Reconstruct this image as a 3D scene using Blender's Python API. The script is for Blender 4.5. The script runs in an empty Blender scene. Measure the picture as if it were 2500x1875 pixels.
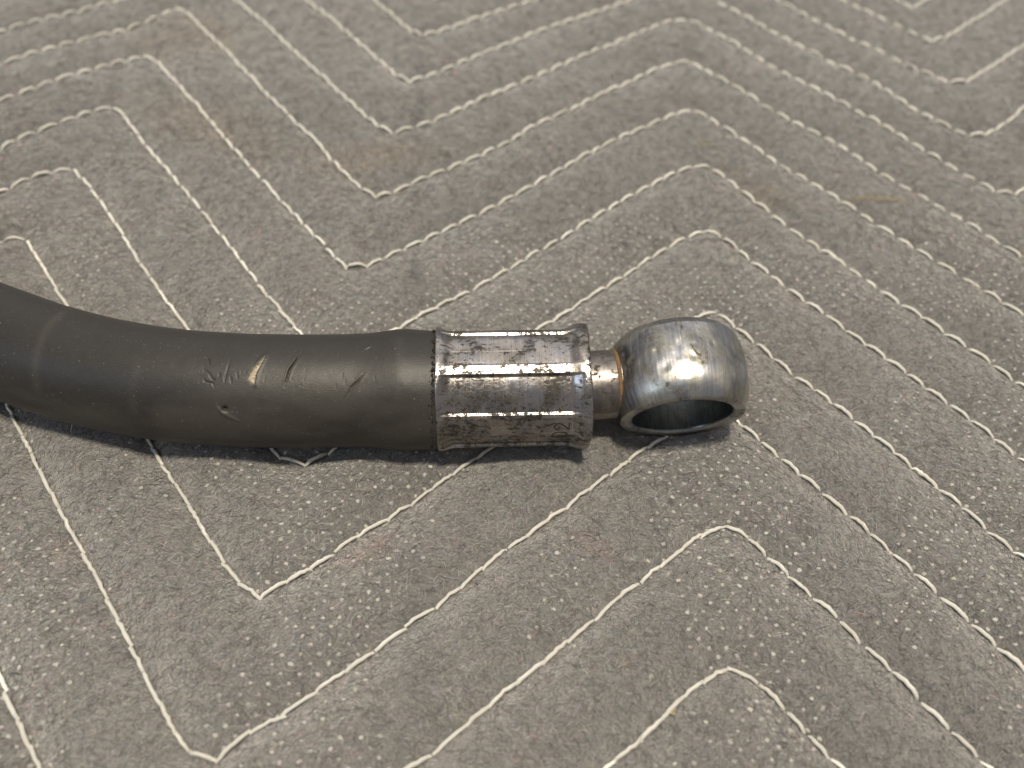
import bpy, math, random
import numpy as np

# ------------------------------------------------------------------ camera, world, lamps
sc = bpy.context.scene
MM = 0.001
CAM = np.array([-4.157, -119.311, 149.843])          # millimetres
ROT = (0.67226, -0.02773, 0.0)
FPX, PW, PH = 2000.0, 2500.0, 1875.0

cd = bpy.data.cameras.new('camera')
cam = bpy.data.objects.new('camera', cd)
sc.collection.objects.link(cam)
cam.location = CAM * MM
cam.rotation_euler = ROT
cd.sensor_fit = 'HORIZONTAL'
cd.sensor_width = 36.0
cd.lens = FPX / PW * 36.0
cd.clip_start = 0.005
cd.clip_end = 20.0
cd.dof.use_dof = True
cd.dof.focus_distance = 0.168
cd.dof.aperture_fstop = 11.0
sc.camera = cam

world = bpy.data.worlds.new('World')
sc.world = world
world.use_nodes = True
wn, wl = world.node_tree.nodes, world.node_tree.links
bg = wn['Background']
bg.inputs['Color'].default_value = (0.98, 0.97, 1.0, 1)   # dim, even room around the bench
bg.inputs['Strength'].default_value = 0.29

def lamp(name, loc, target, size, power, color, shape='DISK', size_y=None, spread=180):
    d = bpy.data.lights.new(name, 'AREA')
    d.shape = shape
    d.size = size
    if size_y: d.size_y = size_y
    d.energy = power
    d.color = color
    d.spread = math.radians(spread)
    o = bpy.data.objects.new(name, d)
    sc.collection.objects.link(o)
    o.location = loc
    v = np.array(target) - np.array(loc)
    from mathutils import Vector
    o.rotation_euler = Vector(v).to_track_quat('-Z', 'Y').to_euler()
    return o

# ceiling bulb almost straight above the bench, a little to the photographer's side
lamp('ceiling_lamp', (0.07, -0.20, 1.30), (0, 0, 0), 0.15, 18.5, (1.0, 0.91, 0.75))
# second, wide ceiling fixture further into the room
lamp('ceiling_panel', (0.1, 1.08, 1.25), (0.05, 0.35, 0), 2.3, 11.0, (1.0, 0.965, 0.93), 'RECTANGLE', 2.0)
# daylight from a window off to the left
lamp('window_light', (-1.1, -0.55, 0.85), (0, 0, 0), 0.35, 2.2, (0.62, 0.78, 1.0), 'RECTANGLE', 0.5)

vs = sc.view_settings
vs.view_transform = 'Standard'
vs.look = 'None'
vs.gamma = 1.0
vs.exposure = 0.0
vs.use_curve_mapping = False

rng = np.random.default_rng(11)
random.seed(5)

# ------------------------------------------------------------------ helpers
def tag(o, label=None, category=None, group=None, kind=None):
    if label: o['label'] = label
    if category: o['category'] = category
    if group: o['group'] = group
    if kind: o['kind'] = kind
    return o

def empty(name, loc=(0, 0, 0)):
    o = bpy.data.objects.new(name, None)
    sc.collection.objects.link(o)
    o.location = loc
    o.empty_display_size = 0.01
    return o

def mesh_obj(name, V, faces, mat, parent=None, smooth=True, uv=None, attrs=None, scale=MM):
    """V (n,3) in millimetres; faces (m,k) int array or list of arrays; uv per vertex (mm); attrs {name: float or rgb per vertex}"""
    me = bpy.data.meshes.new(name)
    V = np.asarray(V, np.float32) * scale
    if isinstance(faces, np.ndarray): faces = [faces]
    faces = [np.asarray(f, np.int32) for f in faces if len(f)]
    me.vertices.add(len(V))
    me.vertices.foreach_set('co', V.ravel())
    li = np.concatenate([f.ravel() for f in faces])
    tot = np.concatenate([np.full(len(f), f.shape[1], np.int32) for f in faces])
    start = np.concatenate([[0], np.cumsum(tot)[:-1]]).astype(np.int32)
    me.loops.add(len(li))
    me.loops.foreach_set('vertex_index', li)
    me.polygons.add(len(tot))
    me.polygons.foreach_set('loop_start', start)
    me.polygons.foreach_set('loop_total', tot)
    me.polygons.foreach_set('use_smooth', np.full(len(tot), bool(smooth)))
    if uv is not None:
        l = me.uv_layers.new(name='UVMap')
        l.data.foreach_set('uv', np.asarray(uv, np.float32)[li].ravel())
    for k, a in (attrs or {}).items():
        a = np.asarray(a, np.float32)
        if a.ndim == 1:
            at = me.attributes.new(k, 'FLOAT', 'POINT')
            at.data.foreach_set('value', a)
        else:
            at = me.attributes.new(k, 'FLOAT_COLOR', 'POINT')
            at.data.foreach_set('color', np.c_[a, np.ones(len(a), np.float32)].astype(np.float32).ravel())
    me.update(calc_edges=True)
    me.validate()
    me.materials.append(mat)
    o = bpy.data.objects.new(name, me)
    sc.collection.objects.link(o)
    if parent is not None: o.parent = parent
    return o

def grid_faces(nu, nv, closed_v=False, flip=False):
    i = np.arange(nu - 1)[:, None]
    j = np.arange(nv if closed_v else nv - 1)[None, :]
    j2 = (j + 1) % nv
    a = i * nv + j; b = i * nv + j2; c = (i + 1) * nv + j2; d = (i + 1) * nv + j
    f = np.stack([a, b, c, d] if not flip else [a, d, c, b], -1)
    return f.reshape(-1, 4)

def vnoise(x, y, scale, seed):
    """smooth value noise, 0..1"""
    g = np.random.default_rng(seed).random((257, 257))
    u = np.asarray(x) / scale + 1000.37; v = np.asarray(y) / scale + 1000.71
    i = np.floor(u).astype(int); j = np.floor(v).astype(int)
    fu = u - i; fv = v - j
    fu = fu * fu * (3 - 2 * fu); fv = fv * fv * (3 - 2 * fv)
    i0, i1, j0, j1 = i % 257, (i + 1) % 257, j % 257, (j + 1) % 257
    return (g[i0, j0] * (1 - fu) * (1 - fv) + g[i1, j0] * fu * (1 - fv) + g[i0, j1] * (1 - fu) * fv + g[i1, j1] * fu * fv)

def fnoise(x, y, scale, seed, octs=4):
    s = 0; a = 1; t = 0
    for k in range(octs):
        s = s + a * vnoise(x, y, scale / 2 ** k, seed + k * 17); t += a; a *= 0.55
    return s / t

def sstep(a, b, x):
    t = np.clip((np.asarray(x, float) - a) / (b - a), 0, 1)
    return t * t * (3 - 2 * t)

def project(P):
    cx, sx = math.cos(ROT[0]), math.sin(ROT[0]); cy, sy = math.cos(ROT[1]), math.sin(ROT[1])
    X = np.array([[1, 0, 0], [0, cx, -sx], [0, sx, cx]]); Y = np.array([[cy, 0, sy], [0, 1, 0], [-sy, 0, cy]])
    q = (np.atleast_2d(P) - CAM) @ (Y @ X)
    return np.stack([PW / 2 + FPX * q[:, 0] / -q[:, 2], PH / 2 - FPX * q[:, 1] / -q[:, 2]], 1)

# node helpers
class NT:
    def __init__(s, name):
        s.m = bpy.data.materials.new(name); s.m.use_nodes = True
        s.n = s.m.node_tree.nodes; s.l = s.m.node_tree.links
        s.bsdf = s.n['Principled BSDF']
    def new(s, t, **kw):
        n = s.n.new(t)
        for k, v in kw.items(): setattr(n, k, v)
        return n
    def link(s, a, b): s.l.new(a, b)
    def put(s, sock, v):
        if hasattr(v, 'bl_idname') or isinstance(v, bpy.types.NodeSocket): s.l.new(v, sock)
        else: sock.default_value = v
    def coord(s, kind='UV', scale=(1, 1, 1)):
        t = s.new('ShaderNodeTexCoord')
        m = s.new('ShaderNodeMapping')
        m.inputs['Scale'].default_value = scale
        s.link(t.outputs[kind], m.inputs['Vector'])
        return m.outputs['Vector']
    def noise(s, vec, scale, detail=4, rough=0.6, dist=0.0, color=False):
        n = s.new('ShaderNodeTexNoise')
        n.inputs['Scale'].default_value = scale; n.inputs['Detail'].default_value = detail
        n.inputs['Roughness'].default_value = rough; n.inputs['Distortion'].default_value = dist
        s.link(vec, n.inputs['Vector'])
        return n.outputs['Color' if color else 'Fac']
    def ramp(s, fac, pts, interp='LINEAR'):
        r = s.new('ShaderNodeValToRGB'); e = r.color_ramp.elements
        r.color_ramp.interpolation = interp
        while len(e) < len(pts): e.new(0.5)
        for q, (p, c) in zip(e, pts):
            q.position = p
            q.color = (c, c, c, 1) if not isinstance(c, tuple) else (*c, 1)
        s.link(fac, r.inputs['Fac'])
        return r.outputs['Color']
    def mix(s, fac, a, b, mode='MIX'):
        m = s.new('ShaderNodeMix', data_type='RGBA', blend_type=mode)
        s.put(m.inputs['Factor'], fac)
        for sock, v in ((m.inputs['A'], a), (m.inputs['B'], b)):
            if isinstance(v, tuple): v = (*v, 1) if len(v) == 3 else v
            elif isinstance(v, (int, float)): v = (v, v, v, 1)
            s.put(sock, v)
        return m.outputs['Result']
    def math(s, op, a, b=0.5, c=None):
        m = s.new('ShaderNodeMath', operation=op)
        s.put(m.inputs[0], a); s.put(m.inputs[1], b)
        if c is not None: s.put(m.inputs[2], c)
        return m.outputs[0]
    def attr(s, name, out='Fac'):
        a = s.new('ShaderNodeAttribute', attribute_name=name)
        return a.outputs[out]
    def bump(s, h, strength, dist_mm, normal=None):
        b = s.new('ShaderNodeBump')
        b.inputs['Strength'].default_value = strength; b.inputs['Distance'].default_value = dist_mm * MM
        s.put(b.inputs['Height'], h)
        if normal is not None: s.link(normal, b.inputs['Normal'])
        return b.outputs['Normal']
    def set(s, **kw):
        for k, v in kw.items():
            k = k.replace('_', ' ')
            if isinstance(v, tuple) and len(v) == 3 and 'Color' in k or k in ('Base Color', 'Specular Tint', 'Sheen Tint') and isinstance(v, tuple): v = (*v[:3], 1)
            s.put(s.bsdf.inputs[k], v)

# ------------------------------------------------------------------ stitch rows of the quilted blanket (mm on the blanket plane)
ROWS = [
    [[-260.6,638.1],[-178.3,537.6],[-80.3,614.7],[2.0,514.2],[100.0,591.3],[182.3,490.8],[280.3,568.0]],
    [[-263.2,608.3],[-180.9,507.7],[-82.9,584.9],[-0.6,484.3],[97.4,561.5],[179.7,460.9],[277.7,538.1]],
    [[-265.8,578.4],[-183.5,477.8],[-85.5,555.0],[-3.2,454.4],[94.8,531.6],[177.1,431.0],[275.1,508.2]],
    [[-268.5,548.5],[-186.2,447.9],[-88.2,525.1],[-5.9,424.5],[92.1,501.7],[174.4,401.1],[272.4,478.3]],
    [[-271.1,518.6],[-188.8,418.0],[-90.8,495.2],[-8.5,394.6],[89.5,471.8],[171.8,371.2],[269.8,448.4]],
    [[-273.8,488.7],[-191.4,388.2],[-93.5,465.3],[-11.2,364.8],[86.8,441.9],[169.1,341.4],[267.1,418.5]],
    [[-276.4,458.8],[-194.1,358.3],[-96.1,435.4],[-13.8,334.9],[84.2,412.0],[166.5,311.5],[264.5,388.7]],
    [[-279.0,429.0],[-196.7,328.4],[-98.7,405.6],[-16.4,305.0],[81.6,382.2],[163.9,281.6],[261.9,358.8]],
    [[-281.7,399.1],[-199.4,298.5],[-101.4,375.7],[-19.1,275.1],[78.9,352.3],[161.2,251.7],[259.2,328.9]],
    [[-284.3,369.2],[-202.0,268.6],[-104.0,345.8],[-21.7,245.2],[76.3,322.4],[158.6,221.8],[256.6,299.0]],
    [[-287.9,329.0],[-205.5,228.4],[-107.6,305.6],[-25.2,205.0],[72.7,282.2],[144.1,195.0],[152.0,184.9],[159.5,192.0],[253.7,266.2]],
    [[-290.1,303.8],[-207.8,203.2],[-109.8,280.4],[-27.5,179.8],[70.5,257.0],[130.5,183.7],[139.0,174.1],[148.7,164.0],[151.4,159.7],[158.9,164.6],[169.0,173.9],[178.3,181.7],[191.4,193.8],[251.5,241.1]],
    [[-292.4,277.6],[-210.1,177.1],[-112.1,254.2],[-51.5,180.2],[-41.8,166.3],[-34.4,156.3],[-31.9,155.3],[-28.7,155.8],[-23.2,160.0],[-13.5,167.0],[-0.0,177.0],[9.5,183.6],[68.0,228.3],[119.7,163.4],[128.0,154.5],[137.2,144.0],[141.3,139.1],[149.8,132.5],[151.3,132.0],[155.8,135.2],[164.5,142.6],[172.2,149.3],[184.5,159.9],[248.8,210.4]],
    [[-294.9,249.4],[-212.6,148.8],[-114.6,226.0],[-76.0,178.8],[-61.8,161.2],[-44.7,137.6],[-35.9,126.0],[-33.2,125.2],[-26.3,130.6],[-15.9,139.0],[-6.6,146.9],[-0.0,151.8],[7.4,158.4],[16.7,165.3],[31.5,175.3],[45.3,185.6],[65.5,200.4],[101.6,154.9],[106.3,150.2],[113.5,141.0],[121.0,135.1],[127.7,122.1],[133.2,114.6],[138.8,108.3],[145.1,102.6],[147.7,102.1],[152.7,105.9],[157.1,109.1],[163.2,114.5],[168.9,120.3],[246.2,181.2]],
    [[-297.5,219.2],[-215.2,118.7],[-175.7,149.8],[-167.4,157.3],[-155.4,164.4],[-148.1,169.7],[-139.9,175.3],[-117.4,194.5],[-101.9,177.4],[-87.9,161.5],[-74.3,142.8],[-60.9,125.6],[-48.3,108.9],[-39.3,97.9],[-34.9,96.9],[-27.5,101.7],[-18.5,108.9],[-9.1,117.8],[-0.0,124.2],[10.1,132.3],[20.6,141.5],[33.2,151.1],[47.3,162.1],[58.3,170.5],[62.2,171.0],[67.4,168.8],[74.5,160.3],[83.5,149.8],[94.1,134.8],[102.4,126.1],[112.5,114.5],[123.4,100.5],[125.8,96.4],[132.1,89.0],[141.6,76.0],[144.8,73.4],[146.4,73.3],[151.4,76.4],[243.3,148.7]],
    [[-300.0,191.0],[-217.7,90.4],[-168.0,129.6],[-157.7,138.7],[-147.5,145.1],[-142.5,149.2],[-132.8,153.6],[-128.2,160.1],[-124.5,164.4],[-122.0,167.5],[-118.1,168.4],[-115.4,165.7],[-108.7,156.4],[-94.6,138.8],[-83.9,123.8],[-67.5,101.9],[-58.9,91.5],[-50.2,78.3],[-40.2,67.0],[-37.5,65.9],[-31.3,70.4],[-22.5,77.7],[-11.2,85.3],[-0.0,95.0],[6.5,102.5],[17.0,110.4],[26.3,118.7],[36.0,126.5],[49.6,137.7],[59.8,142.9],[63.4,140.6],[70.1,132.3],[80.3,119.7],[88.7,109.0],[99.6,98.9],[105.9,89.7],[111.8,80.4],[117.7,74.6],[123.6,67.5],[128.8,61.1],[135.1,53.0],[136.5,50.4],[138.5,48.1],[139.9,46.7],[240.8,120.2]],
    [[-302.5,162.4],[-220.2,61.9],[-160.1,109.2],[-155.3,113.5],[-148.9,120.2],[-141.8,125.3],[-133.0,130.8],[-125.9,135.2],[-123.0,137.0],[-120.1,136.2],[-115.6,130.7],[-99.1,109.3],[-81.1,84.9],[-58.8,56.4],[-43.7,37.6],[-42.1,36.6],[-39.6,36.2],[-37.2,38.7],[-30.3,43.8],[-20.9,51.0],[-10.4,59.0],[0.0,67.9],[10.2,77.2],[19.4,85.9],[28.3,93.7],[37.5,100.7],[46.1,106.6],[53.4,112.0],[58.1,113.2],[61.5,111.0],[65.8,105.5],[74.2,94.9],[82.0,84.3],[88.7,76.8],[94.6,70.1],[101.1,61.7],[105.9,55.5],[110.5,49.6],[114.4,44.8],[118.4,40.3],[123.0,35.6],[126.7,30.3],[130.6,25.7],[140.2,13.8],[238.2,91.0]],
    [[-305.6,127.8],[-223.3,27.2],[-150.6,84.5],[-145.8,91.5],[-140.3,95.3],[-136.2,99.7],[-130.6,104.2],[-127.5,105.6],[-125.1,106.9],[-121.9,105.8],[-118.9,101.6],[-110.2,89.5],[-100.0,76.5],[-86.0,59.4],[-74.4,43.8],[-69.8,37.7],[-62.6,27.5],[-51.5,14.3],[-44.3,6.8],[-42.3,6.0],[-27.0,16.9],[-23.0,20.8],[-25.4,18.9],[-21.8,21.6],[-17.4,24.6],[-11.7,28.8],[-0.0,38.9],[9.4,47.3],[19.2,56.1],[28.2,64.3],[34.7,70.1],[43.5,76.8],[51.1,82.6],[56.9,84.3],[60.1,82.9],[64.1,77.6],[67.7,70.8],[72.5,64.2],[78.5,55.1],[83.0,49.5],[87.7,45.1],[84.1,48.2],[88.3,44.0],[92.5,38.4],[95.9,33.5],[99.9,28.5],[103.1,25.2],[105.6,22.2],[108.2,18.7],[111.9,14.1],[116.2,9.7],[119.2,4.8],[122.0,1.5],[137.5,-17.4],[235.5,59.8]],
    [[-308.1,99.8],[-225.8,-0.8],[-142.9,64.5],[-140.7,67.1],[-137.2,71.4],[-133.7,72.6],[-130.8,74.8],[-128.2,75.6],[-125.0,75.0],[-122.2,71.4],[-113.9,61.5],[-102.3,45.6],[-96.1,36.9],[-88.7,27.5],[-79.4,15.6],[-51.4,-21.0],[-47.3,-24.0],[-45.3,-24.5],[-40.8,-21.0],[7.7,18.4],[12.4,21.9],[17.2,26.1],[25.2,32.8],[34.5,41.2],[40.7,46.8],[45.6,50.7],[50.6,54.2],[54.5,55.0],[56.9,53.4],[59.9,48.4],[61.3,47.8],[62.8,45.0],[66.3,40.2],[68.1,38.3],[71.0,34.2],[74.4,30.2],[78.2,25.1],[80.4,23.1],[82.9,19.3],[86.3,15.2],[88.3,13.1],[90.6,10.0],[92.7,7.9],[95.8,3.9],[98.1,-0.1],[102.1,-4.4],[105.5,-8.4],[107.7,-11.7],[110.6,-15.7],[113.1,-19.4],[134.9,-46.2],[232.9,31.0]],
    [[-310.5,72.0],[-228.2,-28.6],[-135.3,44.6],[-133.6,45.6],[-132.4,46.5],[-129.9,46.4],[-128.3,45.3],[-125.4,41.3],[-121.4,36.2],[-117.3,31.1],[-110.7,22.6],[-79.0,-18.0],[-77.6,-20.1],[-69.2,-30.7],[-63.1,-38.5],[-59.2,-43.3],[-54.7,-49.2],[-51.4,-52.3],[-47.8,-53.7],[-45.4,-51.3],[-42.5,-49.8],[-37.6,-46.5],[-34.0,-42.5],[-28.0,-37.9],[-24.0,-35.2],[-18.6,-30.7],[-10.6,-23.7],[-5.6,-19.5],[47.8,23.1],[50.1,24.1],[51.7,23.6],[54.0,21.8],[55.9,18.5],[59.3,14.1],[60.6,12.4],[63.2,8.9],[67.2,3.7],[71.2,-0.3],[73.2,-2.4],[75.1,-5.4],[76.5,-7.1],[79.4,-10.6],[80.6,-12.2],[83.2,-15.8],[84.3,-17.2],[86.9,-20.7],[90.7,-25.4],[87.3,-20.7],[90.4,-25.4],[94.8,-30.5],[97.6,-35.2],[100.9,-39.5],[104.2,-43.3],[132.2,-77.5],[230.2,-0.3]],
    [[-313.4,39.5],[-231.1,-61.1],[-133.1,16.1],[-112.8,-8.7],[-111.0,-11.8],[-103.8,-20.6],[-96.1,-30.9],[-92.5,-35.2],[-84.8,-44.5],[-73.4,-58.6],[-69.2,-64.3],[-62.2,-73.3],[-57.5,-79.1],[-54.0,-82.2],[-50.4,-83.3],[-46.6,-80.0],[-44.4,-77.3],[-39.6,-75.1],[-36.0,-71.9],[-30.7,-68.1],[-26.1,-64.7],[-22.2,-60.7],[-16.8,-56.8],[-12.6,-53.3],[-7.4,-48.6],[-0.0,-41.7],[2.6,-40.4],[7.2,-36.6],[12.1,-32.4],[16.0,-29.0],[21.5,-24.3],[25.3,-21.3],[30.1,-17.5],[33.9,-15.2],[43.7,-7.1],[46.9,-5.3],[49.1,-6.5],[50.8,-9.1],[52.9,-12.3],[55.9,-15.9],[57.2,-17.7],[60.5,-21.3],[64.0,-25.9],[67.8,-30.7],[72.0,-35.6],[75.9,-40.6],[79.7,-45.7],[83.0,-50.1],[86.8,-55.1],[90.4,-59.7],[93.8,-64.3],[129.5,-108.0],[227.5,-30.8]],
    [[-316.1,8.7],[-233.8,-91.9],[-135.8,-14.7],[-92.0,-68.3],[-87.8,-73.9],[-83.8,-78.3],[-80.1,-83.2],[-53.4,-113.9],[-17.0,-83.7],[-14.7,-82.3],[-10.9,-79.1],[-5.4,-74.4],[-0.5,-70.7],[3.8,-67.2],[9.1,-62.6],[13.6,-59.2],[18.3,-55.0],[22.7,-50.9],[27.5,-47.9],[32.7,-43.6],[36.9,-40.1],[41.6,-37.4],[45.1,-36.6],[47.3,-37.6],[49.6,-41.0],[53.4,-45.6],[57.0,-50.7],[61.5,-55.0],[65.1,-60.2],[68.8,-64.4],[72.3,-69.9],[76.0,-74.9],[79.4,-79.0],[81.8,-82.6],[126.9,-137.7],[224.9,-60.5]],
    [[-318.3,-16.1],[-236.0,-116.7],[-138.0,-39.5],[-55.7,-140.1],[16.2,-83.5],[20.0,-80.8],[24.8,-77.1],[28.6,-73.3],[30.9,-71.5],[34.2,-69.2],[38.0,-66.4],[41.9,-66.1],[43.9,-67.2],[46.2,-70.7],[49.6,-74.4],[53.0,-79.6],[56.6,-83.2],[124.4,-166.0],[222.4,-88.8]],
    [[-321.2,-49.2],[-238.9,-149.8],[-140.9,-72.6],[-58.6,-173.2],[39.4,-96.0],[121.7,-196.5],[219.7,-119.4]],
    [[-323.9,-79.1],[-241.6,-179.6],[-143.6,-102.5],[-61.3,-203.0],[36.7,-125.9],[119.0,-226.4],[217.0,-149.3]],
    [[-326.5,-109.0],[-244.2,-209.5],[-146.2,-132.4],[-63.9,-232.9],[34.1,-155.7],[116.4,-256.3],[214.4,-179.1]],
    [[-329.1,-138.8],[-246.8,-239.4],[-148.8,-162.2],[-66.5,-262.8],[31.5,-185.6],[113.8,-286.2],[211.8,-209.0]],
]

# hose centre line (x, y) in mm, lying on the blanket; it bends away from the viewer on the left
HOSE_PTS = np.array([(-196, 96), (-181, 64), (-166, 39.5), (-150, 22.5), (-134, 10.4), (-120.5, 3.0), (-107.5, -2.5), (-97.8, -6.17), (-85.6, -9.63),
                     (-71.5, -12.2), (-58, -13.2), (-45.7, -13.25), (-34.9, -12.85), (-23.5, -12.45), (-14.0, -12.3)], float)
def catmull(P, n=24):
    out = []
    Q = np.vstack([2 * P[0] - P[1], P, 2 * P[-1] - P[-2]])
    for i in range(1, len(Q) - 2):
        t = np.linspace(0, 1, n, endpoint=False)[:, None]
        a, b, c, d = Q[i - 1], Q[i], Q[i + 1], Q[i + 2]
        out.append(0.5 * (2 * b + (c - a) * t + (2 * a - 5 * b + 4 * c - d) * t ** 2 + (3 * b - a - 3 * c + d) * t ** 3))
    out.append(P[-1][None])
    return np.vstack(out)
HC = catmull(HOSE_PTS)
HOSE_Z = 12.95

def hose_radius(x):
    return 11.92 + 1.0 * np.exp(-((x + 22.5) / 6.0) ** 2) + 0.35 * sstep(-20, -15, x)

FER_A = np.array([-15.9, -12.35, 13.35]); FER_B = np.array([14.9, -11.15, 13.55])
EYE_C = np.array([34.76, -9.66, 14.9])
EYE_AZ, EYE_EL = 0.068, -0.300
EYE_N = np.array([math.sin(EYE_AZ) * math.cos(EYE_EL), -math.cos(EYE_AZ) * math.cos(EYE_EL), math.sin(EYE_EL)])
EYE_F = np.cross(EYE_N, [0, 0, 1.0]); EYE_F /= np.linalg.norm(EYE_F); EYE_U = np.cross(EYE_F, EYE_N)
EYE_W, EYE_RH, EYE_RF, EYE_RM = 8.75, 10.35, 12.9, 14.55

# ------------------------------------------------------------------ blanket shape
SEG_A = np.concatenate([np.array(r)[:-1] for r in ROWS]); SEG_B = np.concatenate([np.array(r)[1:] for r in ROWS])

def seam_distance(x, y):
    """distance to the nearest stitch row (chunked)"""
    out = np.full(x.shape, 1e9, np.float32)
    cell = 40.0
    ix = np.floor(x / cell).astype(int); iy = np.floor(y / cell).astype(int)
    key = ix * 1000 + iy
    order = np.argsort(key, kind='stable')
    ks, st = np.unique(key[order], return_index=True)
    st = list(st) + [len(order)]
    lo = np.minimum(SEG_A, SEG_B); hi = np.maximum(SEG_A, SEG_B)
    for q, k in enumerate(ks):
        idx = order[st[q]:st[q + 1]]
        px = x[idx]; py = y[idx]
        m = 26
        sel = np.where((lo[:, 0] < px.max() + m) & (hi[:, 0] > px.min() - m) & (lo[:, 1] < py.max() + m) & (hi[:, 1] > py.min() - m))[0]
        best = np.full(len(idx), 26.0)
        for s in sel:
            ax, ay = SEG_A[s]; dx, dy = SEG_B[s] - SEG_A[s]
            L2 = dx * dx + dy * dy + 1e-9
            t = np.clip(((px - ax) * dx + (py - ay) * dy) / L2, 0, 1)
            d = np.hypot(px - ax - t * dx, py - ay - t * dy)
            np.minimum(best, d, out=best)
        out[idx] = best
    return out

def hose_clear(x, y):
    """height of the underside of hose and ferrule above the plane (big where there is none)"""
    P = np.vstack([HC, FER_B[:2][None]])
    d = np.full(x.shape, 1e3); 
    near = (y > -40) & (y < 130) & (x < 40)
    idx = np.where(near)[0]
    step = 4
    pts = P[::step]
    dd = np.full(len(idx), 1e3)
    for a, b in zip(pts[:-1], pts[1:]):
        e = b - a; L2 = e @ e
        t = np.clip(((x[idx] - a[0]) * e[0] + (y[idx] - a[1]) * e[1]) / L2, 0, 1)
        dd = np.minimum(dd, np.hypot(x[idx] - a[0] - t * e[0], y[idx] - a[1] - t * e[1]))
    z = np.full(x.shape, 1e3)
    r = 12.3
    z[idx] = np.where(dd < r, HOSE_Z - np.sqrt(np.maximum(r * r - dd * dd, 0)), 1e3)
    return z

def blanket_height(x, y):
    d = seam_distance(x, y)
    puff = 2.4 * (1 - np.exp(-(d / 3.9) ** 1.15))
    puff *= 0.85 + 0.3 * fnoise(x, y, 34, 3, 2)
    z = puff + 0.4 * (fnoise(x, y, 70, 21, 2) - 0.5) * sstep(0, 8, d)
    # puckers that run across the seams
    z += 0.75 * np.exp(-((d - 2.6) / 2.6) ** 2) * (vnoise(x + y, x - y, 5.5, 31) - 0.5)
    z += 0.16 * (fnoise(x, y, 2.0, 41, 2) - 0.5)
    z = np.minimum(z, hose_clear(x, y) - 0.12)
    # dent under the banjo eye (a barrel lying on its rim)
    idx = np.where((np.abs(x - EYE_C[0]) < 17) & (np.abs(y - EYE_C[1]) < 17))[0]
    for t in np.linspace(-EYE_W - .1, EYE_W + .1, 25):
        c = EYE_C + t * EYE_N
        r = EYE_RM - (EYE_RM - EYE_RF) * abs(t / EYE_W) ** 2.3
        for q in np.linspace(-1.1, 1.1, 31):
            p = c + r * (math.sin(q) * EYE_F - math.cos(q) * EYE_U)
            dd = np.hypot(x[idx] - p[0], y[idx] - p[1])
            z[idx] = np.minimum(z[idx], p[2] - 0.15 + 0.35 * dd)
    return z, d

def stain_colour(x, y):
    """cloth colour multiplier: worn fold lines, old brown and red stains (rgb)"""
    n1 = fnoise(x, y, 60, 51, 4); n2 = fnoise(x, y, 12, 61, 3); n3 = fnoise(x, y, 25, 71, 3)
    c = np.ones(x.shape + (3,))
    c *= (0.96 + 0.08 * n1)[..., None]
    c *= (0.97 + 0.06 * n2)[..., None]
    # dark worn fold running from the far middle to the near left
    fx = -22.5 - 0.075 * y + 5 * (vnoise(x * 0, y, 30, 77) - 0.5)
    f = np.exp(-((x - fx) / 3.0) ** 2) * sstep(0.42, 0.66, n2 * 0.6 + n3 * 0.4) * 0.36
    fx2 = 60 + 0.02 * y
    f += np.exp(-((x - fx2) / 2.2) ** 2) * sstep(0.45, 0.7, n3) * 0.12
    c *= (1 - f[..., None] * np.array([0.75, 0.70, 0.62]))
    # brown tea-like blotches at the far left
    def blot(cx, cy, rx, ry, a=0):
        u = (x - cx) * math.cos(a) + (y - cy) * math.sin(a); v = -(x - cx) * math.sin(a) + (y - cy) * math.cos(a)
        return sstep(1.25, 0.2, np.sqrt((u / rx) ** 2 + (v / ry) ** 2) + 0.9 * (n3 - 0.5))
    b = blot(-92, 96, 34, 13, -0.5) * 0.38 + blot(-40, 84, 22, 10, 0.3) * 0.45 + blot(-110, 150, 25, 14, 0) * 0.4 + blot(72, 70, 16, 5, -0.5) * 0.35
    b = np.clip(b, 0, 1)[..., None]
    c = c * (1 - b) + c * b * np.array([1.06, 0.93, 0.72])
    # few faint pink and blue marks
    r = blot(-31, -45, 6, 4, 0.6) * 0.55 + blot(-26, -43, 3, 3, 0) * 0.5 + blot(16, -43, 5, 2.5, -0.6) * 0.4 + blot(-88, -45, 6, 4, 0) * 0.35 + blot(72, 28, 4, 3, 0) * 0.4 + blot(-50, 24, 4, 4, 0) * 0.3
    r = np.clip(r, 0, 1)[..., None]
    c = c * (1 - r) + c * r * np.array([1.15, 0.90, 0.86])
    bl = np.clip(blot(-38, -63, 7, 9, 0.2) * 0.18, 0, 1)[..., None]
    c = c * (1 - bl) + c * bl * np.array([0.72, 0.76, 0.88])
    return c

# ------------------------------------------------------------------ materials
def mat_felt():
    t = NT('grey_felt')
    v = t.coord('Object', (1000, 1000, 1000))
    base = t.attr('stain', 'Color')
    fine = t.noise(v, 1.9, 6, 0.72)
    fibre = t.noise(t.coord('Object', (900, 3000, 1000)), 0.55, 4, 0.7, 0.8)
    c = t.mix(1.0, (0.170, 0.1595, 0.149), base, 'MULTIPLY')
    c = t.mix(1.0, c, t.ramp(fine, [(0.30, 0.34), (0.44, 0.92), (0.72, 1.42)]), 'MULTIPLY')
    c = t.mix(1.0, c, t.ramp(fibre, [(0.32, 0.82), (0.68, 1.16)]), 'MULTIPLY')
    t.set(Base_Color=c, Roughness=0.95, Specular_IOR_Level=0.1, Sheen_Weight=1.0, Sheen_Roughness=0.5, Sheen_Tint=(1.0, 0.97, 0.92))
    nb = t.bump(fibre, 0.8, 0.25)
    nb = t.bump(fine, 0.9, 0.5, nb)
    t.set(Normal=nb)
    return t.m

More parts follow.
